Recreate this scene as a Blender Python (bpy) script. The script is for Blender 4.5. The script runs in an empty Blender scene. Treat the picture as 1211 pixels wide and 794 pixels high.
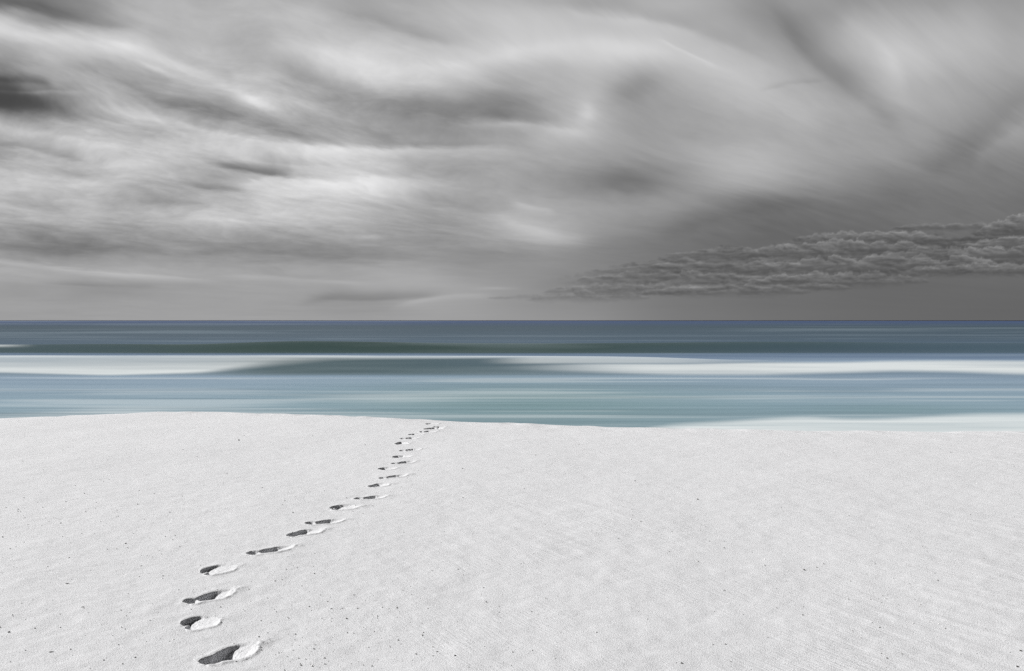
import bpy, math, random
import numpy as np
from mathutils import Vector, Matrix

# ------------------------------------------------------------------ camera, sky, sun
SC = bpy.context.scene
COL = SC.collection
PX_W, PX_H, HORIZON = 1211.0, 794.0, 379.0        # frame of the photograph: only used to lay out what the place holds
LENS = 28.0
F = LENS / 36.0 * PX_W                             # focal length in those units
EYE = 1.6                                          # eye above the sand
SEA = -2.0                                         # sea level below the berm
HS = EYE - SEA

cam_data = bpy.data.cameras.new('camera')
cam_data.lens = LENS
cam_data.sensor_width = 36.0
cam_data.shift_y = -(PX_H / 2 - HORIZON) / PX_W
cam_data.clip_start = 0.05
cam_data.clip_end = 60000
camera = bpy.data.objects.new('camera', cam_data)
camera.location = (0, 0, EYE)
camera.rotation_euler = (math.radians(90), 0, 0)
COL.objects.link(camera)
SC.camera = camera

SUN_EL, SUN_AZ = math.radians(31), math.radians(-78)     # azimuth from +Y, minus = towards -X
sun_dir = Vector((math.sin(SUN_AZ) * math.cos(SUN_EL), math.cos(SUN_AZ) * math.cos(SUN_EL), math.sin(SUN_EL)))
sun_data = bpy.data.lights.new('sun', 'SUN')
sun_data.energy = 5.0
sun_data.angle = math.radians(0.5)
sun_data.color = (1.0, 0.985, 0.96)
sun = bpy.data.objects.new('sun', sun_data)
sun.rotation_euler = sun_dir.to_track_quat('Z', 'Y').to_euler()
sun.location = (-30, 10, 30)
COL.objects.link(sun)

SC.view_settings.view_transform = 'Standard'
SC.view_settings.look = 'None'
EXPOSURE = 0.6
SC.view_settings.exposure = EXPOSURE
SC.view_settings.gamma = 1.0
SC.view_settings.use_curve_mapping = False
SC.render.film_transparent = False
SC.cycles.use_denoising = False          # keeps the grain of the sand


class Nodes:
    """small helper: build math in a node tree from plain expressions"""
    def __init__(self, tree):
        self.t = tree

    def new(self, kind, **kw):
        n = self.t.nodes.new(kind)
        for k, v in kw.items():
            setattr(n, k, v)
        return n

    def put(self, sock, v):
        if isinstance(v, bpy.types.NodeSocket):
            self.t.links.new(v, sock)
        else:
            sock.default_value = v

    def m(self, op, a, b=0.0, c=0.0, clamp=False):
        n = self.new('ShaderNodeMath', operation=op, use_clamp=clamp)
        for s, v in zip(n.inputs, (a, b, c)):
            self.put(s, v)
        return n.outputs[0]

    def add(self, a, b): return self.m('ADD', a, b)
    def sub(self, a, b): return self.m('SUBTRACT', a, b)
    def mul(self, a, b): return self.m('MULTIPLY', a, b)
    def mad(self, a, b, c): return self.m('MULTIPLY_ADD', a, b, c)

    def step(self, x, lo, hi, to0=0.0, to1=1.0):
        n = self.new('ShaderNodeMapRange', interpolation_type='SMOOTHSTEP')
        for i, v in enumerate((x, lo, hi, to0, to1)):
            self.put(n.inputs[i], v)
        return n.outputs[0]

    def lin(self, x, lo, hi, to0=0.0, to1=1.0):
        n = self.new('ShaderNodeMapRange', interpolation_type='LINEAR')
        for i, v in enumerate((x, lo, hi, to0, to1)):
            self.put(n.inputs[i], v)
        return n.outputs[0]

    def xyz(self, x, y, z=0.0):
        n = self.new('ShaderNodeCombineXYZ')
        for s, v in zip(n.inputs, (x, y, z)):
            self.put(s, v)
        return n.outputs[0]

    def split(self, v):
        n = self.new('ShaderNodeSeparateXYZ')
        self.put(n.inputs[0], v)
        return n.outputs

    def noise(self, vec, scale=1.0, detail=4.0, rough=0.5, dist=0.0, lac=2.0):
        n = self.new('ShaderNodeTexNoise')
        self.put(n.inputs['Vector'], vec)
        n.inputs['Scale'].default_value = scale
        n.inputs['Detail'].default_value = detail
        n.inputs['Roughness'].default_value = rough
        n.inputs['Lacunarity'].default_value = lac
        n.inputs['Distortion'].default_value = dist
        return n.outputs['Fac']

    def ramp(self, x, pts, mode='CARDINAL'):
        n = self.new('ShaderNodeValToRGB')
        cr = n.color_ramp
        cr.interpolation = mode
        while len(cr.elements) < len(pts):
            cr.elements.new(0.5)
        for i, (p, v) in enumerate(pts):
            cr.elements[i].position = p
        for i, (p, v) in enumerate(pts):
            if isinstance(v, (int, float)):
                v = (v, v, v)
            cr.elements[i].color = (*v, 1.0)
        self.put(n.inputs[0], x)
        return n.outputs[0]

    def mixc(self, f, a, b):
        n = self.new('ShaderNodeMix', data_type='RGBA')
        self.put(n.inputs[0], f)
        for s, v in ((n.inputs[6], a), (n.inputs[7], b)):
            if not isinstance(v, bpy.types.NodeSocket) and len(v) == 3:
                v = (*v, 1.0)
            self.put(s, v)
        return n.outputs[2]


def lin1(c):
    c = c / 255.0
    return c / 12.92 if c <= 0.04045 else ((c + 0.055) / 1.055) ** 2.4


def srgb(r, g, b, k=1.0, sat=1.22):
    m = 0.25 * r + 0.6 * g + 0.15 * b
    r, g, b = (m + (c - m) * sat for c in (r, g, b))
    return (lin1(r) * k, lin1(g) * k, lin1(b) * k)


# ---- the open sky overhead and inland, greyed and dimmed so little fill reaches the shadows, the sun off in the lamp
world = bpy.data.worlds.new('World')
SC.world = world
world.use_nodes = True
wt = world.node_tree
wt.nodes.clear()
N = Nodes(wt)
nish = N.new('ShaderNodeTexSky', sky_type='NISHITA')
nish.sun_disc = False
nish.sun_elevation = SUN_EL
nish.sun_rotation = SUN_AZ
bw = N.new('ShaderNodeRGBToBW')
wt.links.new(nish.outputs[0], bw.inputs[0])
wv_ = N.mul(bw.outputs[0], 0.22)
bg = N.new('ShaderNodeBackground')
bg.inputs['Strength'].default_value = 0.05
wt.links.new(N.xyz(wv_, wv_, wv_), bg.inputs['Color'])
wout = N.new('ShaderNodeOutputWorld')
wt.links.new(bg.outputs[0], wout.inputs['Surface'])

# ------------------------------------------------------------------ helpers for numbers and meshes


def sstep(x, a, b):
    t = np.clip((x - a) / (b - a), 0, 1)
    return t * t * (3 - 2 * t)


def vnoise(x, y, seed):
    """smooth value noise on arrays, -1..1"""
    xi, yi = np.floor(x).astype(np.int64), np.floor(y).astype(np.int64)
    fx, fy = x - xi, y - yi
    fx = fx * fx * fx * (fx * (fx * 6 - 15) + 10)
    fy = fy * fy * fy * (fy * (fy * 6 - 15) + 10)

    def h(i, j):
        v = (i * 374761393 + j * 668265263 + seed * 982451653) & 0x7fffffff
        v = ((v ^ (v >> 13)) * 1274126177) & 0x7fffffff
        v = v ^ (v >> 16)
        return (v & 0xffff) / 32767.5 - 1.0
    a = h(xi, yi) * (1 - fx) + h(xi + 1, yi) * fx
    b = h(xi, yi + 1) * (1 - fx) + h(xi + 1, yi + 1) * fx
    return a * (1 - fy) + b * fy


def fbm(x, y, seed, octs=4, gain=0.5):
    s, a, t = 0, 1.0, 0
    for o in range(octs):
        s = s + a * vnoise(x * 2 ** o, y * 2 ** o, seed + 17 * o)
        t += a
        a *= gain
    return s / t


def ground(px, py, z=0.0):
    """where the sight line through a layout position meets the level z"""
    Y = F * (EYE - z) / (py - HORIZON)
    return (px - PX_W / 2) * Y / F, Y


def mesh_from(name, co, quads, mat, nor=None, attrs=None):
    """one mesh out of a share of a sheet's faces (vertices re-indexed)"""
    used, inv = np.unique(quads.ravel(), return_inverse=True)
    me = bpy.data.meshes.new(name)
    nq = len(quads)
    me.vertices.add(len(used))
    me.vertices.foreach_set('co', co[used].astype(np.float32).ravel())
    me.loops.add(nq * 4)
    me.loops.foreach_set('vertex_index', inv.astype(np.int32).ravel())
    me.polygons.add(nq)
    me.polygons.foreach_set('loop_start', np.arange(0, nq * 4, 4, dtype=np.int32))
    for k, v in (attrs or {}).items():
        at = me.attributes.new(k, 'FLOAT', 'POINT')
        at.data.foreach_set('value', v[used].astype(np.float32))
    me.update(calc_edges=True)
    me.validate()
    if nor is not None:
        me.normals_split_custom_set_from_vertices(nor[used].astype(float).tolist())
    me.materials.append(mat)
    o = bpy.data.objects.new(name, me)
    COL.objects.link(o)
    return o


def grid_quads(nr, nc):
    i = np.arange((nr - 1) * (nc - 1))
    r, c = i // (nc - 1), i % (nc - 1)
    a = r * nc + c
    return np.stack([a, a + 1, a + nc + 1, a + nc], 1)


def grid_normals(co, nr, nc):
    g = co.reshape(nr, nc, 3)
    du = np.gradient(g, axis=1)
    dv = np.gradient(g, axis=0)
    n = np.cross(du, dv)
    n /= np.linalg.norm(n, axis=2, keepdims=True) + 1e-20
    n[n[..., 2] < 0] *= -1
    return n.reshape(-1, 3)


def tag(o, label, cat, group=None, kind=None):
    o['label'] = label
    o['category'] = cat
    if group:
        o['group'] = group
    if kind:
        o['kind'] = kind
    return o


# ---- sky: an overcast of streaked high cloud with a low bank of cumulus, as a far dome over the sea;
# the rest of the sky, overhead and inland, is open and darkened to limit shadow fill
SKY_R = 40000.0


def pnoise(x, y, seed):
    """gradient noise on arrays, about -1..1"""
    xi, yi = np.floor(x).astype(np.int64), np.floor(y).astype(np.int64)
    fx, fy = x - xi, y - yi

    def g(i, j, ax, ay):
        v = (i * 374761393 + j * 668265263 + seed * 982451653) & 0x7fffffff
        v = ((v ^ (v >> 13)) * 1274126177) & 0x7fffffff
        a = ((v ^ (v >> 16)) & 0xffff) * (2 * math.pi / 65536.0)
        return np.cos(a) * ax + np.sin(a) * ay
    ux = fx * fx * fx * (fx * (fx * 6 - 15) + 10)
    uy = fy * fy * fy * (fy * (fy * 6 - 15) + 10)
    a = g(xi, yi, fx, fy) * (1 - ux) + g(xi + 1, yi, fx - 1, fy) * ux
    b = g(xi, yi + 1, fx, fy - 1) * (1 - ux) + g(xi + 1, yi + 1, fx - 1, fy - 1) * ux
    return 1.5 * (a * (1 - uy) + b * uy)


def pf(x, y, seed, octs=5, gain=0.5, billow=False):
    s, a, t = 0.0, 1.0, 0.0
    for o in range(octs):
        n = pnoise(x, y, seed + 31 * o)
        s = s + a * (2 * np.abs(n) - 0.6 if billow else n)
        t += a
        a *= gain
        x, y = 2.03 * x + 11.7, 2.03 * y + 5.3
    return s / t


def catmull(tab, fr, axis_pos):
    """tab (n, m...), fractional row positions -> Catmull-Rom weights"""
    n = len(tab)
    i = np.clip(np.floor(fr).astype(int), 0, n - 2)
    t = np.clip(fr - i, 0, 1)
    idx = [np.clip(i + k, 0, n - 1) for k in (-1, 0, 1, 2)]
    w = [(-t + 2 * t * t - t ** 3) / 2, (2 - 5 * t * t + 3 * t ** 3) / 2, (t + 4 * t * t - 3 * t ** 3) / 2, (-t * t + t ** 3) / 2]
    return idx, w


xs_f = np.arange(-70, 1281, 1.05)
gxs = np.concatenate([-70 - np.geomspace(4, 1900, 60)[::-1], xs_f, xs_f[-1] + np.geomspace(4, 1900, 60)])
ys_f = np.arange(386, -70, -0.95)
gys = np.concatenate([ys_f, ys_f[-1] - np.geomspace(4, 1300, 60)])
QX, QY = np.meshgrid(gxs, gys)                  # slopes of the sight line: across and up (in layout units)
VX, VY = np.clip(QX, -160, 1370), np.clip(QY, -160, 379)
Xn = (VX - 605.5) / 600.0
Hn = np.clip((379 - VY) / 379.0, 0, 1.5)
psi = Hn * np.exp(0.55 * Xn + 0.45 * np.maximum(Xn + 0.1, 0) ** 2)
lpsi = np.log(psi + 0.16)
wy = lpsi + 0.16 * pf(Xn * 1.5, lpsi * 2.2, 1, 3)
wispA = pf(Xn * 2.4, wy * 5.0, 2, 7, 0.56)
wispB = pf(Xn * 7.0 + 0.5 * wispA, wy * 19.0, 3, 6, 0.62)
puff = pf(Xn * 10.0 + 0.8 * wispA, wy * 13.0, 4, 6, 0.58)
curd = pf(Xn * 22.0 + 0.6 * puff, wy * 34.0, 5, 5, 0.60)
softn = pf(Xn * 2.6, Hn * 3.2, 6, 4, 0.5)
wu = pf(Xn * 4.5, lpsi * 6.0, 7, 5, 0.58)
wv = pf(Xn * 4.0, wy * 8.0, 8, 6, 0.60)

ROWS = {
    -160: [130, 130, 135, 140, 145, 150, 150, 150, 150, 150, 150, 150, 150, 150, 150, 150, 145, 140, 140, 140, 140, 140, 140, 140, 135],
    -70: [130, 130, 140, 150, 155, 160, 160, 160, 155, 155, 160, 160, 165, 160, 155, 150, 150, 145, 140, 140, 140, 140, 140, 140, 135],
    0: [115, 105, 130, 175, 192, 175, 190, 172, 162, 165, 172, 185, 178, 172, 165, 172, 178, 165, 142, 160, 148, 150, 142, 150, 145],
    20: [200, 118, 135, 178, 190, 195, 180, 198, 175, 162, 178, 195, 195, 195, 185, 190, 168, 162, 142, 138, 165, 168, 160, 165, 150],
    40: [200, 198, 190, 200, 178, 198, 172, 195, 190, 182, 172, 185, 202, 200, 195, 195, 195, 170, 150, 136, 172, 186, 172, 172, 155],
    60: [165, 182, 196, 218, 190, 188, 180, 192, 206, 202, 188, 198, 204, 192, 200, 206, 188, 195, 168, 142, 168, 192, 182, 172, 158],
    80: [125, 178, 164, 190, 200, 192, 175, 162, 200, 204, 200, 195, 186, 175, 190, 178, 175, 188, 190, 162, 143, 192, 175, 165, 158],
    100: [84, 165, 168, 166, 172, 185, 205, 155, 168, 190, 186, 180, 156, 175, 182, 148, 182, 180, 190, 174, 148, 180, 162, 155, 150],
    120: [82, 112, 190, 160, 160, 148, 218, 170, 160, 158, 158, 153, 138, 162, 186, 158, 165, 178, 184, 184, 158, 172, 160, 152, 140],
    140: [186, 138, 190, 198, 190, 160, 165, 175, 155, 138, 138, 148, 146, 165, 190, 158, 164, 165, 172, 180, 162, 152, 155, 145, 142],
    160: [160, 196, 186, 186, 186, 200, 182, 165, 164, 146, 146, 148, 152, 186, 180, 158, 162, 160, 168, 168, 160, 155, 158, 128, 156],
    180: [148, 165, 190, 190, 194, 196, 206, 210, 216, 206, 166, 176, 166, 165, 165, 162, 158, 176, 180, 165, 160, 155, 150, 124, 140],
    200: [186, 180, 165, 200, 190, 170, 150, 168, 200, 190, 160, 160, 170, 154, 148, 128, 150, 178, 182, 165, 150, 138, 130, 122, 128],
    220: [196, 200, 206, 196, 168, 150, 196, 214, 226, 210, 170, 165, 162, 156, 138, 122, 146, 166, 162, 150, 135, 122, 120, 122, 120],
    240: [180, 180, 186, 175, 168, 196, 204, 196, 200, 190, 158, 145, 166, 166, 156, 154, 150, 140, 124, 118, 115, 112, 115, 115, 112],
    260: [165, 170, 180, 178, 180, 190, 190, 200, 184, 178, 160, 155, 182, 170, 158, 145, 130, 122, 110, 108, 110, 112, 114, 114, 112],
    280: [145, 142, 140, 148, 148, 150, 150, 150, 164, 158, 152, 158, 170, 184, 150, 128, 118, 110, 105, 105, 107, 109, 110, 110, 110],
    300: [150, 135, 126, 140, 145, 142, 145, 140, 145, 148, 150, 140, 136, 148, 130, 120, 112, 110, 108, 108, 108, 108, 108, 108, 108],
    320: [174, 172, 166, 172, 160, 156, 155, 155, 152, 162, 165, 150, 148, 140, 132, 124, 116, 112, 110, 109, 108, 107, 106, 106, 106],
    340: [160, 158, 148, 150, 152, 158, 160, 160, 160, 165, 168, 158, 150, 140, 132, 125, 118, 115, 112, 110, 108, 106, 105, 104, 103],
    360: [158, 157, 157, 156, 156, 156, 156, 155, 148, 148, 164, 158, 148, 140, 138, 126, 119, 116, 111, 110, 107, 105, 104, 102, 101],
    379: [158, 158, 158, 157, 156, 156, 157, 157, 157, 158, 160, 157, 152, 146, 141, 130, 122, 118, 113, 111, 108, 106, 104, 102, 101],
}
tabl = np.array([ROWS[p] for p in sorted(ROWS)], float)
tp_ = np.pad(tabl, 1, mode='edge')
tabl = 0.56 * tabl + 0.13 * (tp_[1:-1, :-2] + tp_[1:-1, 2:]) + 0.09 * (tp_[:-2, 1:-1] + tp_[2:, 1:-1])
low = sstep(Hn, 0.0, 0.3)
tx = VX + 16 * wu * (0.3 + 0.7 * low)
ty = VY + (3 + 9 * low) * wv
fr = np.interp(ty, sorted(ROWS), np.arange(len(tabl)))
fc = tx / 50.0
ri, rwt = catmull(tabl, fr, 0)
ci, cwt = catmull(tabl[0], np.clip(fc, 0, tabl.shape[1] - 1), 1)
tone = sum(rwt[a] * cwt[b] * tabl[ri[a], ci[b]] for a in range(4) for b in range(4))

tone = tone + 7 * sstep(VX, 980, 1100) * sstep(VY, 190, 120)
lf = sstep(VX, 760, 300)                          # the left is full of feathery detail, the right is smooth veil
ex = VX + 9 * wu + 4 * puff
ey = VY + (1.5 + 4.5 * low) * (0.8 * wv + 0.5 * puff + 0.35 * wispB)
for (bx, by, sx_, sy_, deg, amp) in (
        (186, 84, 24, 3, -20, 20), (295, 117, 36, 5, -24, 12), (250, 221, 40, 4, -6, -14), (205, 240, 40, 4, -2, -10), (695, 134, 14, 11, 50, 18),
        (748, 104, 30, 18, 30, -14), (430, 281, 26, 3, 2, 15), (605, 147, 24, 3, 2, 12), (585, 341, 22, 2, 2, 10), (735, 217, 48, 12, -6, -8), (15, 112, 58, 24, -10, -22), (75, 132, 44, 11, -18, -16), (60, 103, 40, 8, -20, -10), (765, 140, 62, 36, 25, -8), (730, 205, 75, 24, -4, -7)):
    c_, s_ = math.cos(math.radians(deg)), math.sin(math.radians(deg))
    a_ = ((ex - bx) * c_ - (ey - by) * s_) / sx_
    b_ = ((ex - bx) * s_ + (ey - by) * c_) / sy_
    tone = tone + amp * np.exp(-a_ * a_ - b_ * b_)


def spline_y(pts, x):
    px = np.array([p[0] for p in pts], float)
    py = np.array([p[1] for p in pts], float)
    m = np.gradient(py, px)
    i = np.clip(np.searchsorted(px, x) - 1, 0, len(px) - 2)
    h = px[i + 1] - px[i]
    t = np.clip((x - px[i]) / h, 0, 1)
    return ((1 + 2 * t) * (1 - t) ** 2 * py[i] + t * (1 - t) ** 2 * h * m[i] + t * t * (3 - 2 * t) * py[i + 1] + t * t * (t - 1) * h * m[i + 1])


BANDS = (
        ([(0, 25), (60, 40), (110, 50), (160, 58), (200, 75), (250, 94), (300, 118), (340, 135), (380, 145)], 12, 13),
        ([(30, 48), (90, 72), (140, 95), (190, 118), (250, 130), (300, 142), (340, 155), (420, 168)], 9, -20),
        ([(60, 113), (110, 125), (150, 133), (190, 140), (240, 155), (300, 166), (380, 174), (470, 178), (580, 181)], 6, 18),
        ([(0, 2), (40, 8), (70, 18), (120, 28), (180, 36)], 8, -22),
        ([(0, 118), (40, 122), (80, 132), (130, 144)], 12, -16), ([(0, 92), (30, 94), (70, 100)], 5, -22), ([(0, 105), (35, 108), (70, 108), (110, 110)], 2.5, 16),
        ([(0, 172), (30, 176), (60, 182), (110, 192)], 5, -20), ([(0, 150), (50, 158), (110, 170), (160, 178)], 7, 12),
        ([(230, 0), (280, 25), (330, 45), (400, 65), (460, 82), (520, 84), (600, 66), (680, 52), (760, 58), (830, 75), (900, 95), (970, 125)], 16, 12),
        ([(290, 30), (330, 70), (370, 95), (430, 115), (500, 128), (560, 134), (620, 128), (670, 118)], 14, -14),
        ([(380, 2), (420, 15), (470, 32), (520, 48), (570, 56)], 8, -14),
        ([(650, 5), (720, 8), (780, 22), (830, 38), (880, 58), (940, 85)], 10, -12),
        ([(895, -10), (930, 35), (960, 70), (1000, 100), (1040, 132), (1080, 160)], 17, -16),
        ([(985, 20), (1030, 45), (1060, 85), (1080, 120)], 20, 10),
        ([(1080, 205), (1120, 190), (1145, 172), (1175, 145), (1211, 112)], 20, -7), ([(1145, 198), (1180, 170), (1211, 150)], 11, 7),
        ([(380, 206), (430, 211), (480, 214), (560, 222)], 8, 14), ([(340, 228), (420, 240), (500, 246)], 5, -8),
        ([(235, 190), (270, 196), (300, 202), (330, 206), (370, 214)], 4.5, -38), ([(205, 217), (250, 222), (300, 228)], 4, -16),
        ([(270, 222), (310, 214), (340, 209), (365, 213), (410, 222)], 5, 16), ([(240, 186), (290, 190), (350, 197), (400, 200)], 3, 12),
        ([(0, 292), (100, 296), (200, 294), (300, 298), (420, 305), (560, 309), (640, 300)], 8, -8),
        ([(0, 308), (60, 315), (100, 321), (150, 325), (200, 329), (270, 334)], 3.5, 17), ([(40, 333), (120, 337), (200, 341)], 3, -9),
        ([(240, 326), (300, 328), (380, 333), (460, 337)], 3, 8),
        ([(345, 361), (400, 352), (440, 353), (490, 350), (540, 347)], 6, -20), ([(455, 366), (500, 355), (545, 350), (600, 350)], 3.5, 10),
        ([(540, 151), (620, 148), (660, 154), (720, 159)], 6, 14), ([(560, 138), (610, 137), (670, 142)], 6, -10),
        ([(770, 44), (800, 56), (830, 71), (860, 82)], 2.5, 9), ([(895, 108), (935, 99), (985, 96)], 3, -8),
        ([(400, 168), (480, 170), (560, 171), (620, 172)], 3, -10), ([(410, 176), (480, 177), (560, 178), (640, 182)], 3.5, 10),
        ([(585, 255), (620, 268), (660, 280), (710, 283)], 9, 12), ([(600, 238), (625, 245), (660, 250)], 4, 12),
        ([(760, 285), (830, 262), (900, 245), (980, 236)], 14, -10), ([(130, 100), (170, 128), (200, 150), (240, 170)], 4, 8),
        ([(90, 132), (150, 146), (200, 160)], 3, -10), ([(640, 5), (700, 20), (780, 30), (850, 48)], 5, 6),
)
for pts, w, amp in BANDS:
    x0, x1 = pts[0][0], pts[-1][0]
    d = (ey - spline_y(pts, ex)) / w
    # one flank crisper than the other, as wind-drawn cloud has
    d = np.where(d * (1 if amp > 0 else -1) < 0, d * 1.5, d * 0.8)
    g = np.exp(-d * d)
    e_ = 0.28 * (x1 - x0)
    if x0 > 5:
        g = g * sstep(ex, x0, x0 + e_)
    if x1 < 1205:
        g = g * sstep(ex, x1, x1 - e_)
    tone = tone + amp * g

hi = 0.35 + 0.65 * sstep(Hn, 0.0, 0.35)
mid = sstep(Hn, 0.1, 0.3) * sstep(Hn, 0.95, 0.6)
tone = tone + hi * (0.22 + 0.78 * lf) * (22 * wispA + 12 * wispB) + 6 * hi * softn
tone = tone + mid * (0.22 + 0.78 * lf) * ((20 + 6 * sstep(Hn, 0.45, 0.8)) * puff + 11 * curd) + 3.0 * hi * (0.4 + 0.6 * lf) * curd

# the low cumulus bank over the right half of the horizon: layer upon layer, flat bases and heaped tops
big = pf(VX / 60.0, VY / 26.0, 21, 5, 0.55)
bil = pf(VX / 38.0 + 0.5 * big, VY / 13.0, 22, 5, 0.55, True)
bil2 = pf((VX - 2.5) / 38.0 + 0.5 * big, (VY + 2.2) / 13.0, 22, 5, 0.55, True)
fine_ = pf(VX / 9.0, VY / 5.0, 23, 4, 0.6)
lay = pf(VX / 150.0, (VY + 3 * big) / 7.0, 24, 4, 0.55)
LAYERS = [(1135, 1420, 275, 33, 1), (1050, 1190, 271, 12, .9), (930, 1130, 285, 17, 1), (1110, 1420, 291, 20, 1), (880, 1120, 298, 20, 1),
          (990, 1420, 305, 20, 1), (785, 1010, 301, 13, .9), (860, 1210, 318, 22, 1), (725, 970, 317, 11, .85), (1030, 1420, 322, 18, 1), (680, 910, 331, 15, .8),
          (870, 1100, 335, 19, .9), (640, 850, 345, 17, .65), (750, 960, 347, 16, .8), (900, 1010, 342, 10, .7), (620, 770, 354, 13, .5), (575, 700, 352, 6, .4)]
bank_t = np.interp(ex, [560, 640, 700, 740, 800, 830, 900, 950, 1005, 1050, 1095, 1131, 1150, 1165, 1180, 1400], [352, 330, 318, 311, 303, 293, 290, 279, 272, 272, 270, 279, 276, 270, 266, 262])
bank_b = np.interp(ex, [560, 640, 710, 740, 800, 900, 940, 1000, 1060, 1090, 1130, 1400], [352, 351, 354, 349, 348, 349, 341, 337, 334, 328, 325, 316])
vy_ = VY + 7 * bil + 3 * fine_
core = sstep(vy_ - bank_t, -0.5, 5.0) * sstep(bank_b - vy_, -5.0, 7.0) * sstep(VX, 620, 800)
ctone = 103 + 24 * lay + 30 * (bil2 - bil) + 9 * big + 6 * fine_ - 10 * sstep(VX, 900, 1150)
tone = tone * (1 - 0.85 * core) + ctone * 0.85 * core
for q, (x0, x1, yb, h, al) in enumerate(sorted(LAYERS, key=lambda l: l[2])):
    rise = -0.010 * (VX - (x0 + x1) / 2)
    t = np.clip((VX - x0) / (x1 - x0), 0, 1)
    env = np.clip(np.sin(math.pi * t), 0, 1) ** 0.45 if x1 < 1300 else sstep(t, 0, 0.25)
    heap = 0.72 + 0.45 * pf(VX / 38.0 + q * 9.1, VY * 0 + q * 3.7, 40 + q, 5, 0.55, True) + 0.20 * fine_ + 0.25 * bil
    ybq = yb + rise + 2.2 * pf(VX / 30.0, VY / 12.0, 70 + q, 4, 0.55) + 1.0 * fine_
    ytq = ybq - h * env * np.clip(heap, 0.15, 1.5)
    tt = (VY - ytq) / np.maximum(ybq - ytq, 1.0)
    a_top = sstep(VY - ytq, -0.4, 2.2)
    a_bot = 1 - sstep(tt, 0.6, 1.75)
    alpha = al * (1.0 if x0 > 1100 else 0.6 + 0.4 * sstep(big, -0.25, 0.2)) * a_top * a_bot * sstep(env, 0.02, 0.5)
    lit = 140 - 50 * np.clip(tt, 0, 1) ** 0.65 + 9 * np.exp(-np.maximum(VY - ytq, 0) / 1.8)
    lit = lit + 34 * (bil2 - bil) * (1 - 0.4 * np.clip(tt, 0, 1)) + 9 * lay + 5 * fine_ + 6 * big
    lit = lit + 10 * sstep(VX, 900, 680)
    tone = tone * (1 - alpha) + lit * alpha

# dome dimmed out of view, overhead and far aside, to limit shadow fill
out_ = np.maximum(sstep(QY, -80, -600), np.maximum(sstep(QX, 1350, 2300), sstep(QX, -140, -1000)))
tone = np.where(tone < 95, 95 - 26 * (1 - np.exp(-(95 - tone) / 26.0)), tone)
tone = np.clip(tone, 40, 232) * (1 - 0.6 * out_)
dirs = np.stack([(QX.ravel() - PX_W / 2) / F, np.ones(QX.size), (HORIZON - QY.ravel()) / F], 1)
dirs /= np.linalg.norm(dirs, axis=1, keepdims=True)
sky_co = dirs * SKY_R + np.array([0, 0, EYE])
sky_mat = bpy.data.materials.new('overcast_sky')
sky_mat.use_nodes = True
sky_mat.node_tree.nodes.clear()
K = Nodes(sky_mat.node_tree)
kat = K.new('ShaderNodeAttribute')
kat.attribute_name = 'cloud'
kem = K.new('ShaderNodeEmission')
klum = K.mul(K.m('POWER', kat.outputs['Fac'], 2.2), 1 / 2 ** EXPOSURE)
K.put(kem.inputs['Color'], K.xyz(klum, klum, K.mul(klum, 1.006)))
kout = K.new('ShaderNodeOutputMaterial')
sky_mat.node_tree.links.new(kem.outputs[0], kout.inputs['Surface'])
sky_mat.cycles.emission_sampling = 'NONE'
sky = mesh_from('sky', sky_co, grid_quads(len(gys), len(gxs)), sky_mat, None, dict(cloud=tone.ravel() / 255.0))
tag(sky, 'grey overcast sky of streaked cloud with a low cumulus bank at the right', 'sky', kind='structure')

# ------------------------------------------------------------------ materials
def mat_new(name):
    m = bpy.data.materials.new(name)
    m.use_nodes = True
    m.node_tree.nodes.clear()
    n = Nodes(m.node_tree)
    out = n.new('ShaderNodeOutputMaterial')
    b = n.new('ShaderNodeBsdfPrincipled')
    m.node_tree.links.new(b.outputs[0], out.inputs['Surface'])
    return m, n, b


sand_mat, S, sb = mat_new('white_sand')
geo = S.new('ShaderNodeNewGeometry')
P = geo.outputs['Position']
px_, py_, pz_ = S.split(P)
grain = S.noise(P, 330.0, 3.0, 0.75)
lump = S.noise(P, 130.0, 4.0, 0.75)
broad = S.noise(P, 0.6, 4.0, 0.55)
vor = S.new('ShaderNodeTexVoronoi')
vor.inputs['Scale'].default_value = 170.0
S.put(vor.inputs['Vector'], P)
cell = S.new('ShaderNodeSeparateColor')
S.put(cell.inputs[0], vor.outputs['Color'])
specks = S.mul(S.step(cell.outputs[0], 0.955, 0.985), S.step(vor.outputs['Distance'], 0.55, 0.30))
pale_grains = S.mul(S.step(cell.outputs[1], 0.95, 0.99), S.step(vor.outputs['Distance'], 0.55, 0.30))  # paler grains, picked at random per cell
# wind-drawn streaks running from far left towards near right
ca, sa = math.cos(math.radians(-55)), math.sin(math.radians(-55))
al = S.add(S.mul(px_, ca), S.mul(py_, sa))
ac = S.sub(S.mul(py_, ca), S.mul(px_, sa))
streak = S.noise(S.xyz(S.mul(al, 7.0), S.mul(ac, 60.0), 0.0), 1.0, 4.0, 0.6, 0.2)
streak_mask = S.mul(S.step(S.noise(P, 0.9, 3.0, 0.55), 0.38, 0.66), S.step(px_, -1.4, 0.4, 0.15, 1.0))
tint = S.add(S.mul(S.sub(grain, 0.5), 0.22), S.mul(S.sub(broad, 0.5), 0.03))
tint = S.add(tint, S.mul(S.sub(lump, 0.5), 0.14))
tint = S.add(S.sub(tint, S.mul(specks, 0.26)), S.mul(pale_grains, 0.16))
val = S.add(0.59, S.mul(tint, 0.8))
sc_ = S.new('ShaderNodeCombineColor')
S.put(sc_.inputs[0], S.mul(val, 0.985))
S.put(sc_.inputs[1], S.mul(val, 0.995))
S.put(sc_.inputs[2], S.mul(val, 1.03))
sand_mat.node_tree.links.new(sc_.outputs[0], sb.inputs['Base Color'])
sb.inputs['Roughness'].default_value = 0.95
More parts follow.
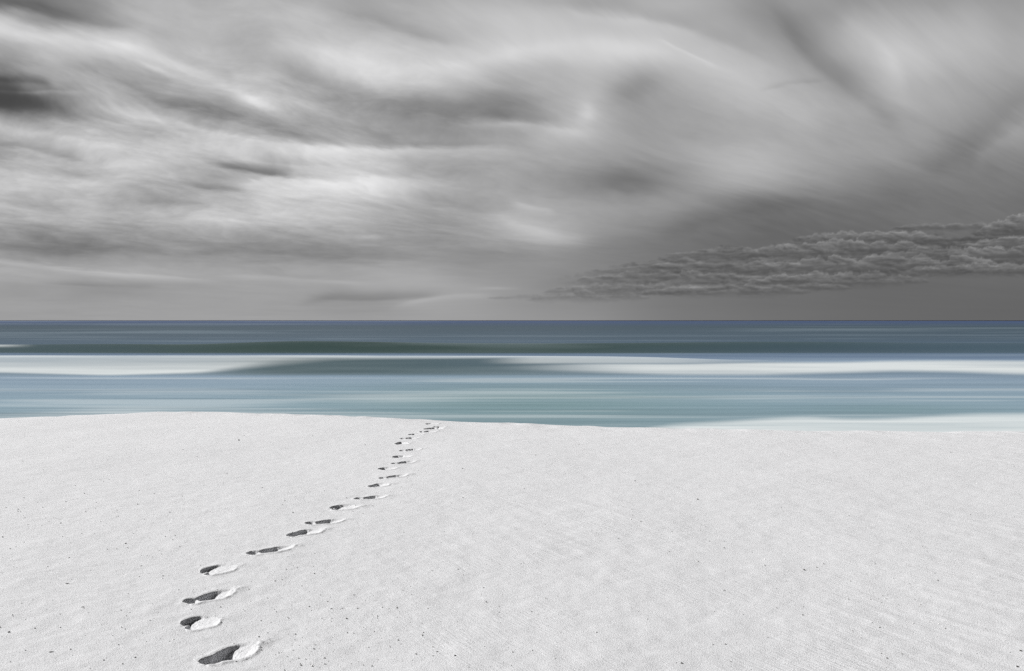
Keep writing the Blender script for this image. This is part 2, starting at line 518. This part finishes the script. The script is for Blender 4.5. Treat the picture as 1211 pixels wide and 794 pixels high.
sb.inputs['Specular IOR Level'].default_value = 0.15
hgt = S.add(S.mul(grain, 0.0034), S.mul(lump, 0.0085))
hgt = S.add(hgt, S.mul(cell.outputs[2], 0.0009))
hgt = S.add(hgt, S.mul(S.mul(streak, streak_mask), 0.018))
bump = S.new('ShaderNodeBump')
bump.inputs['Strength'].default_value = 0.5
bump.inputs['Distance'].default_value = 1.0
S.put(bump.inputs['Height'], hgt)
sand_mat.node_tree.links.new(bump.outputs[0], sb.inputs['Normal'])

sea_mat, W, wb = mat_new('sea_water')
wgeo = W.new('ShaderNodeNewGeometry')
wx, wy_, wz = W.split(wgeo.outputs['Position'])


def attr(n, name):
    a = n.new('ShaderNodeAttribute')
    a.attribute_name = name
    return a.outputs['Fac']


KW = 0.655
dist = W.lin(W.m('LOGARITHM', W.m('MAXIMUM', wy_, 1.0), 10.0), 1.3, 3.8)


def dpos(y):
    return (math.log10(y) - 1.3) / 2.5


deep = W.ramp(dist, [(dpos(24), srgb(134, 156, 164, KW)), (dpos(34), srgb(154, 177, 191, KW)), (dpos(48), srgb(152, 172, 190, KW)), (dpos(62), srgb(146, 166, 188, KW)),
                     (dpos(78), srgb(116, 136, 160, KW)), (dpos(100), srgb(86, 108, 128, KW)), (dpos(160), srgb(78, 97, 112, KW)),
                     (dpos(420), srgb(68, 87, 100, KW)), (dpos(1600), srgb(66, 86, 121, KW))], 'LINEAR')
aqua = W.mixc(attr(W, 'shoal'), deep, srgb(130, 158, 162, KW))
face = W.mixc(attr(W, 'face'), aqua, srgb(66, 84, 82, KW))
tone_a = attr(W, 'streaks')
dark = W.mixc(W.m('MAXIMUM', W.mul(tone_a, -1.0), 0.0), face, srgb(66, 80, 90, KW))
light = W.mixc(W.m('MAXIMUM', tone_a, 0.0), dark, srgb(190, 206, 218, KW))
foam = W.mixc(attr(W, 'foam'), light, (0.60, 0.64, 0.655))
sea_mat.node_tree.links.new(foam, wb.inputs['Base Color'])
W.put(wb.inputs['Roughness'], W.lin(attr(W, 'foam'), 0.0, 1.0, 0.45, 0.9))
wb.inputs['Specular IOR Level'].default_value = 0.12
wb.inputs['IOR'].default_value = 1.33


# ------------------------------------------------------------------ the beach
CREST = [(-260, 500), (0, 494.5), (60, 491.5), (110, 488.5), (150, 487), (210, 486.5), (300, 489), (400, 493), (500, 497), (600, 500.5), (700, 504.5), (800, 508),
         (900, 509.5), (1000, 510.5), (1100, 511.5), (1211, 512), (1500, 513)]
cx = np.array([ground(a, b)[0] for a, b in CREST])
cy = np.array([ground(a, b)[1] for a, b in CREST])


def crest_y(x):
    xs = np.linspace(-40, 40, 1601)
    ys = np.interp(xs, cx, cy)
    k = np.exp(-0.5 * (np.arange(-24, 25) / 8.0) ** 2)
    ys = np.convolve(np.pad(ys, 24, mode='edge'), k / k.sum(), 'valid')
    return np.interp(x, xs, ys) + 0.30


def sand_base(x, y):
    yc = crest_y(x) + 0.05 * vnoise(x * 0.9, x * 0 + 3.1, 5)
    w = 0.30
    t = (y - yc) / w
    drop = 0.20 * w * np.logaddexp(0, np.clip(t, -60, 400))
    z = -drop
    z = z + 0.020 * fbm(x * 0.35, y * 0.35, 3, 3) + 0.006 * fbm(x * 1.3 + y * 0.4, y * 1.6, 9, 3)
    near = np.exp(-np.maximum(y - 2, 0) / 9.0)
    z = z + 0.0042 * fbm(x * 8.0, y * 8.0, 21, 3) * near
    # faint wind furrows
    al = x * 0.574 - y * 0.819
    ac = x * 0.819 + y * 0.574
    z = z + 0.0027 * fbm(al * 1.6, ac * 12.0, 31, 3) * sstep(fbm(x * 0.5, y * 0.5, 41, 2), -0.25, 0.35) * sstep(x, -1.4, 0.4)
    # little bumps along the lip of the berm
    z = z + 0.012 * vnoise(x * 4.0, y * 2.0, 51) * np.exp(-((y - yc) / 0.5) ** 2)
    return np.maximum(z, -9.0)


# heel pixel, toe pixel, half width, profile, depth scale, label
NARROW = dict(w=[.45, .90, .80, .60, .84, 1.02, 1.08, .95, .3], d=[.7, 1.15, .70, .02, .88, 1.12, .55, .22, 0])
WIDE = dict(w=[.45, .74, .72, .68, .85, 1.08, 1.16, 1.0, .35], d=[.7, 1.0, .95, .88, 1.05, 1.10, .55, .22, 0])
SCOOP = dict(w=[.45, .86, .98, 1.03, 1.05, 1.05, 1.02, .88, .3], d=[.8, 1.30, 1.05, .85, .68, .50, .35, .17, 0])
SK = np.array([0, .1, .18, .27, .36, .5, .64, .82, 1.0])
PRINTS = [
    ((238.5, 784), (301, 762), .067, WIDE, 0.95, 'nearest footprint of the trail, large and deep, filled with dark shadow from heel to arch'),
    ((216, 741), (258, 732), .086, SCOOP, .80, 'broad shallow footprint just behind the nearest one, split shadow on its left edge'),
    ((219, 713), (275, 698), .056, NARROW, 1.05, 'third footprint from the near end, long with a black patch in the middle'),
    ((239, 678), (278, 670.5), .077, SCOOP, .62, 'wide pale footprint with two short dark lobes, fourth from the near end'),
    ((293, 656), (346, 647), .054, NARROW, 1.0, 'long slim footprint with separate dark heel and ball, fifth from the near end'),
    ((341, 635), (380, 628), .062, WIDE, .95, 'stubby footprint with one thick shadow, sixth from the near end'),
    ((362, 620.5), (406, 615), .052, NARROW, .95, 'thin footprint with a dark dot at the heel, seventh from the near end'),
    ((391, 601.5), (423, 599.5), .078, SCOOP, .75, 'rounded footprint with a raised lump of sand at its right, eighth from the near end'),
    ((420, 590), (456, 587), .050, NARROW, 1.0, 'footprint with a dark bowl under the ball, ninth from the near end'),
    ((437, 575.5), (459, 573), .058, WIDE, 1.0, 'short footprint with a square dark shadow, tenth from the near end'),
    ((449, 566), (481, 562), .046, NARROW, .9, 'long faint footprint with a lump past the toes, eleventh from the near end'),
    ((448, 555.5), (468, 554), .060, SCOOP, .8, 'small pale footprint, twelfth from the near end, half way up the trail'),
    ((464, 548.7), (490, 545.5), .050, NARROW, .95, 'thirteenth footprint from the near end, thin with two dark dots'),
    ((465, 540.5), (486, 539), .070, SCOOP, .9, 'fourteenth footprint from the near end, wedge shaped shadow at its left'),
    ((473.5, 533.3), (497, 531), .052, NARROW, .95, 'fifteenth footprint from the near end, slim and shallow'),
    ((468.5, 525.5), (483, 524), .075, WIDE, 1.1, 'sixteenth footprint from the near end, furthest left of the far cluster, very dark'),
    ((474.5, 519.8), (495, 518.5), .055, NARROW, 1.0, 'seventeenth footprint from the near end, small black dot with a pale tail'),
    ((484.5, 515.3), (501, 514), .060, SCOOP, .8, 'eighteenth footprint from the near end, a short grey dash'),
    ((497, 512), (516, 510.8), .062, NARROW, 1.0, 'small dark footprint near the crest, fourth from the far end of the trail'),
    ((502.5, 508.7), (524, 507), .075, WIDE, 1.2, 'bold dark dash of a footprint, third from the far end of the trail'),
    ((514, 506), (526, 505), .062, SCOOP, .9, 'thin grey footprint, second from the far end, right of the bold one'),
    ((506, 502), (517, 500.5), .075, SCOOP, .9, 'last tiny footprint at the crest where the trail drops to the sea'),
]
geomp = []
for (h_, t_, hw, prof, ds, lab) in PRINTS:
    H = np.array(ground(*h_))
    T = np.array(ground(*t_))
    L = np.linalg.norm(T - H)
    geomp.append((H, T, L, (T - H) / L, hw, prof, ds))


def print_field(k, x, y):
    """(height change, inside measure) of footprint k"""
    H, T, L, a, hw, prof, ds = geomp[k]
    n = np.array([-a[1], a[0]])
    rx, ry = x - H[0], y - H[1]
    s = (rx * a[0] + ry * a[1]) / L
    t = rx * n[0] + ry * n[1]
    wob = 0.0035 * fbm(x * 22 + k * 7.3, y * 22, 77 + k, 3)
    t = t + wob - 0.012 * np.sin(np.clip(s, 0, 1) * math.pi) * (1 if k % 2 else -1)
    s = s + 0.02 * fbm(x * 18, y * 18 + k, 99 + k, 2)
    sk = np.clip(s, 0, 1)
    fine = np.linspace(0, 1, 101)
    wf = np.interp(fine, SK, prof['w'])
    df = np.interp(fine, SK, prof['d'])
    ker = np.exp(-0.5 * (np.arange(-8, 9) / 2.5) ** 2)
    ker /= ker.sum()
    wf = np.convolve(np.pad(wf, 8, mode='edge'), ker, 'valid')
    df = np.convolve(np.pad(df, 8, mode='edge'), ker, 'valid')
    w = hw * np.interp(sk, fine, wf)
    d = np.interp(sk, fine, df)
    # distance to the outline, positive inside, in metres
    e = np.where((s >= 0) & (s <= 1), w - np.abs(t), -np.hypot(t, np.where(s < 0, s, s - 1) * L))
    if prof is SCOOP:      # a wedge of sand left standing between the two ends of the heel
        e = e - 0.09 * np.exp(-((t + 0.20 * hw) / 0.015) ** 2) * sstep(s, 0.45, 0.05)
    e = e + 0.004 * fbm(x * 70, y * 70, 191 + k, 2)      # crumbled edges
    # the sunward (left) lip breaks off steeply, the far one slumps
    wall = np.where(t > 0, 0.008, 0.040 - 0.022 * sstep(s, 0.5, 0.1))
    if prof is SCOOP:
        wall = np.where(s < 0.32, 0.010, wall)
    wall = np.where(s > 0.7, np.maximum(wall, 0.020), wall)
    depth = 0.046 * ds * d * sstep(e, -0.004, wall)
    depth *= 1 + 0.10 * fbm(x * 60, y * 60, 131 + k, 2)
    rim = 0.0042 * np.exp(-((e + 0.022) / 0.016) ** 2) * (0.6 + 0.8 * sstep(-t, -0.02, 0.05)) * (0.8 + 0.5 * fbm(x * 30, y * 30, 151 + k, 2))
    # pushed-up mound past the toes, slumped and lumpy
    mx, my = T[0] + a[0] * 0.03 + 0.012, T[1] + a[1] * 0.03
    r2 = ((x - mx) / 0.042) ** 2 + ((y - my) / 0.055) ** 2
    mound = 0.0065 * (1.0 if k in (0, 2, 4, 5, 7, 10) else 0.5) * np.exp(-r2) * (1 + 0.6 * fbm(x * 45, y * 45, 171 + k, 3))
    return -depth + rim + mound, e


# rows by distance, columns as a fan, denser over the trail
rows = list(np.arange(-14, 2.6, 0.6))
Yv = [EYE * F / (p - HORIZON) for p in np.arange(960, 482.0, -0.45)]
rows += [y for y in Yv if y > 2.6]
last = rows[-1]
rows += list(np.linspace(last + 0.15, 20, 60)) + list(np.geomspace(20.5, 60, 20)) + [400, 3000]
rows = np.array(rows)
us = np.concatenate([-np.geomspace(40, 0.80, 60), np.arange(-0.79, -0.435, 0.0024), np.arange(-0.434, -0.060, 0.0010),
                     np.arange(-0.058, 0.80, 0.0026), np.geomspace(0.82, 40, 60)])
nr, nc = len(rows), len(us)
# fan width: proportional to distance in front, constant behind
span = np.where(rows > 2.6, rows, 2.6)
gx = us[None, :] * span[:, None]
gx = np.sign(gx) * np.minimum(np.abs(gx), 3000.0 + np.abs(us)[None, :])
gy = np.repeat(rows[:, None], nc, 1)
gz = sand_base(gx, gy)
pid = np.full(gx.shape, -1, int)
best = np.full(gx.shape, -1.0)
for k in range(len(PRINTS)):
    H, T, L, a, *_ = geomp[k]
    mid = (H + T) / 2
    sel = (np.abs(gx - mid[0]) < 0.40) & (np.abs(gy - mid[1]) < 0.45)
    if not sel.any():
        continue
    dz_, e_ = print_field(k, gx[sel], gy[sel])
    gz[sel] += dz_
    b = best[sel]
    p_ = pid[sel]
    win = (e_ > -0.010) & (e_ > b)
    b[win] = e_[win]
    p_[win] = k
    best[sel] = b
    pid[sel] = p_
co = np.stack([gx.ravel(), gy.ravel(), gz.ravel()], 1)
nor = grid_normals(co, nr, nc)
quads = grid_quads(nr, nc)
fid = np.max(pid.ravel()[quads], axis=1)
sand = mesh_from('sand', co, quads[fid < 0], sand_mat, nor)
tag(sand, 'smooth white sand of the beach rising to a low berm before the sea', 'sand', kind='structure')
for k, pr in enumerate(PRINTS):
    q = quads[fid == k]
    if len(q) == 0:
        continue
    fo = mesh_from('footprint', co, q, sand_mat, nor)
    tag(fo, pr[5], 'footprint', 'footprints in a trail across the sand to the sea')


# ------------------------------------------------------------------ the sea
def tab(x, pts, smooth=30):
    xs = np.arange(-900, 2200, 5.0)
    ys = np.interp(xs, [p[0] for p in pts], [p[1] for p in pts])
    r = int(smooth / 5 * 3)
    k = np.exp(-0.5 * (np.arange(-r, r + 1) / (smooth / 5)) ** 2)
    ys = np.convolve(np.pad(ys, r, mode='edge'), k / k.sum(), 'valid')
    return np.interp(x, xs, ys)


SWELL_Y, BREAK_Y = 92.0, 57.0
rw = [F * HS / (p - HORIZON) for p in np.arange(640, 379.12, -0.35)]
rw = np.array(sorted(set(list(rw) + list(np.linspace(84, 97, 70)) + list(np.linspace(49.5, 63, 110)) + [12, 14, 16] + list(np.geomspace(27000, 45000, 4)))))
uw = np.concatenate([-np.geomspace(30, 0.86, 50), np.arange(-0.85, 0.86, 0.0032), np.geomspace(0.86, 30, 50)])
wr, wc = len(rw), len(uw)
sx = uw[None, :] * rw[:, None]
sx = np.sign(sx) * np.minimum(np.abs(sx), 40000 + 10 * np.abs(uw)[None, :])
sy = np.repeat(rw[:, None], wc, 1)


def pxs(x, yref):
    return np.clip(PX_W / 2 + F * x / yref, -900, 2195)


# far swell
c1 = pxs(sx, SWELL_Y)
top1 = tab(c1, [(-300, 409), (0, 408.5), (120, 407), (230, 407.8), (300, 405), (345, 403.2), (420, 404.2), (520, 406), (640, 406.5), (760, 406), (900, 404.6),
                (1000, 405), (1100, 406), (1211, 406), (1500, 408)])
a1 = HS - (top1 - HORIZON) * SWELL_Y / F
t1 = sy - SWELL_Y - 0.9 * vnoise(sx * 0.03, sx * 0, 201)
z1 = a1 * np.where(t1 < 0, sstep(t1, -6.0, 0.4), np.exp(-(t1 / 9.0) ** 2))
# breaker
c2 = pxs(sx, BREAK_Y)
top2 = tab(c2, [(-300, 421.5), (0, 421), (300, 421), (600, 421.8), (760, 422.5), (860, 426), (950, 428.5), (1050, 426.5), (1130, 426), (1211, 427), (1500, 428)])
a2 = HS - (top2 - HORIZON) * BREAK_Y / F
t2 = sy - BREAK_Y - 0.5 * vnoise(sx * 0.06, sx * 0, 202)
z2 = a2 * np.where(t2 < 0, sstep(t2, -5.6, 0.6) ** 0.9, np.exp(-(t2 / 8.0) ** 2))
# long low undulation elsewhere
amp = np.clip(sy / 160.0, 0, 1) * np.exp(-sy / 1500.0)
z3 = 0.16 * amp * fbm(sx * 0.006, sy * 0.035, 203, 3) + 0.03 * fbm(sx * 0.03, sy * 0.22, 204, 3) * np.exp(-sy / 120.0)
sz = SEA + z1 + z2 + z3
# where each bit of water would be seen from the berm (a handy frame for laying out foam)
vx = np.clip(PX_W / 2 + F * sx / sy, -900, 2195)
vy = HORIZON + F * (EYE - sz) / sy

# streaks drawn out along the shore by the moving water
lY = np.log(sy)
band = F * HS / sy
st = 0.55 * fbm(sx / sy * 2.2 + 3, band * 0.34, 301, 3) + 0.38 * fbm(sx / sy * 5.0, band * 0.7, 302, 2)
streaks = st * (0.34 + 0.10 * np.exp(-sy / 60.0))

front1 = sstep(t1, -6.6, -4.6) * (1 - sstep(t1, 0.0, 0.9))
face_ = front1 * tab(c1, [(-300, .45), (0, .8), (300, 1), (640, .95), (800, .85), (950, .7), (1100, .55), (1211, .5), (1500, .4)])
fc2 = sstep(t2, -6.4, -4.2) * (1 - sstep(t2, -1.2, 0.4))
face_ = np.maximum(face_, fc2 * tab(c2, [(-300, .3), (0, .3), (250, .4), (330, .80), (450, .78), (600, .70), (680, .48), (800, .25), (1211, .2)], 20))  # green water of the face; at left also shade under the foam, as colour
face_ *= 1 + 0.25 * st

# foam of the breaker: long line of old foam on top, rolling white at the left and the right
lo = tab(vx, [(-300, 440), (0, 441), (130, 444.5), (240, 441.5), (285, 436), (330, 430), (390, 425.5), (600, 423.8), (760, 423.5), (860, 424), (1211, 424)], 12)
hi_ = tab(vx, [(-300, 419.5), (0, 419.8), (300, 419.6), (600, 420.2), (760, 421), (900, 422), (1211, 423)], 12)
on2 = sstep(sy, 49.6, 51.0) * (sy < 72)
blur = 2.0 + 5.0 * np.exp(-((vx - 330) / 75) ** 2)
hi_ = hi_ + 0.8 * fbm(vx / 120.0, vx * 0, 360, 3)
fo1 = sstep(vy, hi_ - 1.2, hi_ + 2.2) * (1 - sstep(vy, lo - blur - 0.5, lo + blur * 0.7)) * sstep(vx, 920, 700)
bandy = 0.5 + 0.5 * fbm(vx / 210.0 + 2, vy * 0.33, 340, 3)
fo1 = fo1 * np.clip(0.50 + 0.30 * (0.6 + 0.6 * fbm(vx / 160.0, vy * 0, 350, 2)) * np.exp(-((vy - 421.3) / 1.6) ** 2) + 0.42 * sstep(vy, 428, 438) + 0.42 * (bandy - 0.5), 0, 1)
tp = tab(vx, [(560, 433), (620, 431.5), (700, 430), (800, 431), (900, 429), (1000, 428.8), (1050, 427.2), (1130, 426.6), (1211, 427.2), (1500, 428)], 15)
bt = tab(vx, [(560, 437), (620, 439), (700, 441.5), (800, 444), (900, 444.3), (1000, 441.8), (1060, 440), (1130, 441), (1211, 444), (1500, 444)], 15)
fo2 = np.clip(0.86 + 0.5 * (bandy - 0.5), 0, 1) * sstep(vy, tp - 2.2, tp + 2.4) * (1 - sstep(vy, bt - 4.0, bt + 1.8)) * sstep(vx, 575, 790)
veil = 0.55 * sstep(vy, 420, 423) * (1 - sstep(vy, 428, 432)) * sstep(vx, 560, 640) * sstep(vx, 960, 760)
foam_ = np.maximum(np.maximum(fo1, fo2), veil) * on2
# small crest of white at the far left of the swell
foam_ = np.maximum(foam_, 0.6 * np.exp(-((vy - 408.8) / 1.8) ** 2) * sstep(vx, 48, -10) * (np.abs(sy - SWELL_Y) < 6))
# wash running up the shore at the right
wt_ = tab(vx, [(600, 516), (740, 509), (790, 501), (850, 498), (900, 494.5), (950, 491.5), (1000, 494.5), (1050, 494), (1100, 491), (1150, 488.5), (1211, 488), (1500, 486)], 15)
wash = sstep(vy, wt_ - 2.5, wt_ + 5.5) * sstep(vx, 690, 830) * (sy < 36)
wash *= 0.74 + 0.24 * fbm(sx / sy * 4, band * 0.45, 310, 3)
foam_ = np.maximum(foam_, wash)
# thin old foam in front of the breaker
thin = sstep(fbm(sx / sy * 2.4, band * 0.22, 320, 3), 0.0, 0.55) * 0.30 * (sy < 50)
thin += 0.34 * np.exp(-(((vx - 470) / 90) ** 2 + ((vy - 474) / 5) ** 2)) * (0.6 + 0.8 * fbm(sx / sy * 3, band * 0.9, 330, 2))
thin += 0.22 * np.exp(-(((vx - 150) / 90) ** 2 + ((vy - 486) / 4) ** 2))
foam_ = np.clip(np.maximum(foam_, thin), 0, 1)
shoal = np.exp(-(((vx - 620) / 260) ** 2 + ((vy - 476) / 26) ** 2)) * 0.8 + 0.4 * np.exp(-(((vx - 1060) / 110) ** 2 + ((vy - 484) / 7) ** 2))

sco = np.stack([sx.ravel(), sy.ravel(), sz.ravel()], 1)
snor = grid_normals(sco, wr, wc)
sq = grid_quads(wr, wc)
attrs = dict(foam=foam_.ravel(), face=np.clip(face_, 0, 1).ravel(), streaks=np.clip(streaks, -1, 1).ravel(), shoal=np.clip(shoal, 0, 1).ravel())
seax = np.abs(np.mean(uw[sq % wc], axis=1))
fy_t1 = np.mean(t1.ravel()[sq], axis=1)
fy_t2 = np.mean(t2.ravel()[sq], axis=1)
ffoam = np.mean(wash.ravel()[sq], axis=1)
w1 = (fy_t1 > -6.3) & (fy_t1 < 5) & (seax < 2.5)
w2 = (fy_t2 > -6.2) & (fy_t2 < 6) & (seax < 2.5)
w3 = (ffoam > 0.25) & (seax < 2.5)
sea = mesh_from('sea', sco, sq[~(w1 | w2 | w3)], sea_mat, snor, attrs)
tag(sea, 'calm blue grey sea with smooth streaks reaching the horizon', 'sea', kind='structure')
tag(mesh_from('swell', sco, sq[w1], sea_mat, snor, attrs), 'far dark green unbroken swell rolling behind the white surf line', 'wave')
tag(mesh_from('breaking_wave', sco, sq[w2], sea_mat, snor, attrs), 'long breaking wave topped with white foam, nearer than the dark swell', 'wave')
tag(mesh_from('shore_wash', sco, sq[w3], sea_mat, snor, attrs), 'thin white wash of foam running up behind the sand at the right', 'wave')

# ------------------------------------------------------------------ small things lying on the sand
rng = random.Random(11)
peb_mat, Pm, pb = mat_new('dark_stone')
pg = Pm.new('ShaderNodeNewGeometry')
pn = Pm.noise(pg.outputs['Position'], 300.0, 4.0, 0.6)
peb_mat.node_tree.links.new(Pm.ramp(pn, [(0.3, (0.025, 0.024, 0.023)), (0.7, (0.11, 0.105, 0.10))], 'LINEAR'), pb.inputs['Base Color'])
pb.inputs['Roughness'].default_value = 0.7
shell_mat, Sm, shb = mat_new('shell_grit')
sg = Sm.new('ShaderNodeNewGeometry')
shn = Sm.noise(sg.outputs['Position'], 55.0, 2.0, 0.5)
shell_mat.node_tree.links.new(Sm.ramp(shn, [(0.38, (0.10, 0.10, 0.10)), (0.5, (0.36, 0.355, 0.35)), (0.62, (0.70, 0.70, 0.70))], 'LINEAR'), shb.inputs['Base Color'])
shb.inputs['Roughness'].default_value = 0.6

import bmesh


def stone_bm(seed, sub=2):
    bm = bmesh.new()
    bmesh.ops.create_icosphere(bm, subdivisions=sub, radius=1.0)
    r = random.Random(seed)
    dirs = [Vector((r.gauss(0, 1), r.gauss(0, 1), r.gauss(0, 1))).normalized() for _ in range(7)]
    cut = [r.uniform(0.55, 0.95) for _ in dirs]
    for v in bm.verts:
        for d, c in zip(dirs, cut):
            k = v.co.dot(d)
            if k > c:
                v.co -= d * (k - c) * 0.9
    return bm


def sand_z(x, y):
    i = int(np.clip(np.searchsorted(rows, y), 1, nr - 1))
    u = x / max(rows[i], 2.6)
    j = int(np.clip(np.searchsorted(us, u), 1, nc - 1))
    return float(gz[i, j])


STONES = [
    ('pebble', 282.5, 521.5, 2.2, 1.0, 'dark pebble alone on the upper sand left of the footprints, below the berm crest'),
    ('pebble', 10.5, 748, 2.6, 1.0, 'dark pebble among grit at the lower left edge of the sand'),
    ('twig', 79.5, 690.5, 4.6, .34, 'short dark twig lying left of the third footprint'),
    ('twig', 60.5, 771.5, 5.6, .30, 'dark twig nearest the lower left corner of the sand'),
    ('pebble', 148.5, 643.7, 2.6, .7, 'flat dark pebble on the left sand, level with the long slim footprint'),
    ('twig', 98, 719, 3.6, .34, 'small dark twig between two other twigs on the left sand'),
    ('pebble', 538, 777.5, 2.4, 1.0, 'dark pebble alone on the near sand, right of the nearest footprint'),
    ('pebble', 492, 774.5, 2.2, 1.0, 'second dark pebble to the right of the nearest footprint'),
    ('pebble', 410, 731, 2.2, 1.0, 'dark pebble with pale grit, right of the broad shallow footprint'),
    ('pebble', 471, 757.5, 2.0, .9, 'small pebble just up and left of the second dark pebble'),
    ('pebble', 951, 673, 2.2, 1.0, 'lone dark pebble in the middle of the open sand at the right'),
    ('pebble', 806, 786.5, 2.6, 1.0, 'dark pebble at the bottom edge of the open sand, right of centre'),
    ('pebble', 858, 762.5, 2.0, 1.0, 'dark pebble up and right of the one at the bottom edge'),
    ('pebble', 1207, 770, 2.8, .9, 'dark pebble at the extreme right edge of the sand'),
    ('pebble', 1203, 788, 2.8, .8, 'dark pebble in the lower right corner of the sand'),
    ('pebble', 1049, 778, 2.0, .9, 'dark pebble left of the lower right corner'),
    ('pebble', 825, 591, 2.1, 1.0, 'round dark pebble on the upper sand, right of centre'),
    ('pebble', 751, 569, 1.6, 1.0, 'tiny dark pebble on the upper sand, up and left of the round one'),
    ('pebble', 547, 555, 1.5, 1.0, 'tiny dark pebble right of the far footprints'),
    ('pebble', 547.5, 589, 1.7, 1.0, 'tiny dark pebble nearer than the other right of the far footprints'),
]
for i, (nm, px0, py0, wpx, asp, lab) in enumerate(STONES):
    x, y = ground(px0, py0)
    r = wpx * 0.5 * y / F
    if nm == 'pebble':
        bm = stone_bm(100 + i)
        hz = rng.uniform(0.6, 0.85)
        for v in bm.verts:
            v.co = Vector((v.co.x * r, v.co.y * r * 1.25 * asp, v.co.z * r * hz))
    else:
        bm = bmesh.new()
        ring = []
        for s in range(9):
            t = s / 8
            c = Vector(((t - .5) * 2 * r, 0.16 * r * math.sin(t * 5 + i), 0.10 * r * math.sin(t * 3)))
            rr = r * asp * 0.55 * (0.55 + 0.45 * math.sin(math.pi * min(1, t * 1.1 + .05)))
            ring.append([bm.verts.new(c + Vector((0, math.cos(a) * rr * 1.3, math.sin(a) * rr))) for a in np.linspace(0, 2 * math.pi, 8)[:-1]])
        for s in range(8):
            for a in range(7):
                bm.faces.new((ring[s][a], ring[s][(a + 1) % 7], ring[s + 1][(a + 1) % 7], ring[s + 1][a]))
        bm.faces.new(ring[0][::-1])
        bm.faces.new(ring[-1])
        hz = 0.3
    bmesh.ops.recalc_face_normals(bm, faces=bm.faces)
    me = bpy.data.meshes.new(nm)
    bm.to_mesh(me)
    bm.free()
    me.materials.append(peb_mat)
    o = bpy.data.objects.new(nm, me)
    o.location = (x, y, sand_z(x, y) + r * hz * 0.45)
    o.rotation_euler = (0, 0, rng.uniform(-0.35, 0.35))
    COL.objects.link(o)
    tag(o, lab, nm, 'dark pebbles scattered on the sand' if nm == 'pebble' else 'dark twigs lying on the left sand')

# countless grains of shell grit: one mesh
base = bmesh.new()
bmesh.ops.create_icosphere(base, subdivisions=1, radius=1.0)
bv = np.array([v.co[:] for v in base.verts])
bf = np.array([[v.index for v in f.verts] for f in base.faces])
base.free()
r_ = np.random.default_rng(5)
vs, fs = [], []
off = 0
count = 0
while count < 2100:
    px0, py0 = r_.uniform(-60, 1270), HORIZON + 120 + 300 * r_.uniform() ** 0.8
    x, y = ground(px0, py0)
    dens = 0.25 + 0.75 * sstep(fbm(np.array([x * 1.1]), np.array([y * 1.1]), 401, 3)[0], 0.0, 0.45)
    dens *= 0.55 + 0.45 * sstep(np.array([px0]), 620, 420)[0]
    if r_.uniform() > dens or y > crest_y(x) - 0.1:
        continue
    size = (0.0015 + 0.0028 * r_.uniform() ** 4) * (y / 4.0) ** 0.35
    v = bv * size * r_.uniform(0.55, 1.35, 3)[None, :] * (1 + 0.25 * r_.standard_normal((len(bv), 1)))
    th = r_.uniform(0, 6.28)
    c, s = math.cos(th), math.sin(th)
    v = np.stack([v[:, 0] * c - v[:, 1] * s, v[:, 0] * s + v[:, 1] * c, v[:, 2]], 1)
    v += np.array([x, y, sand_z(x, y) + size * 0.35])
    vs.append(v)
    fs.append(bf + off)
    off += len(bv)
    count += 1
me = bpy.data.meshes.new('shell_grit')
me.from_pydata(np.concatenate(vs).tolist(), [], np.concatenate(fs).tolist())
me.materials.append(shell_mat)
grit = bpy.data.objects.new('shell_grit', me)
COL.objects.link(grit)
tag(grit, 'fine grit and shell crumbs strewn over the white sand', 'grit', kind='stuff')
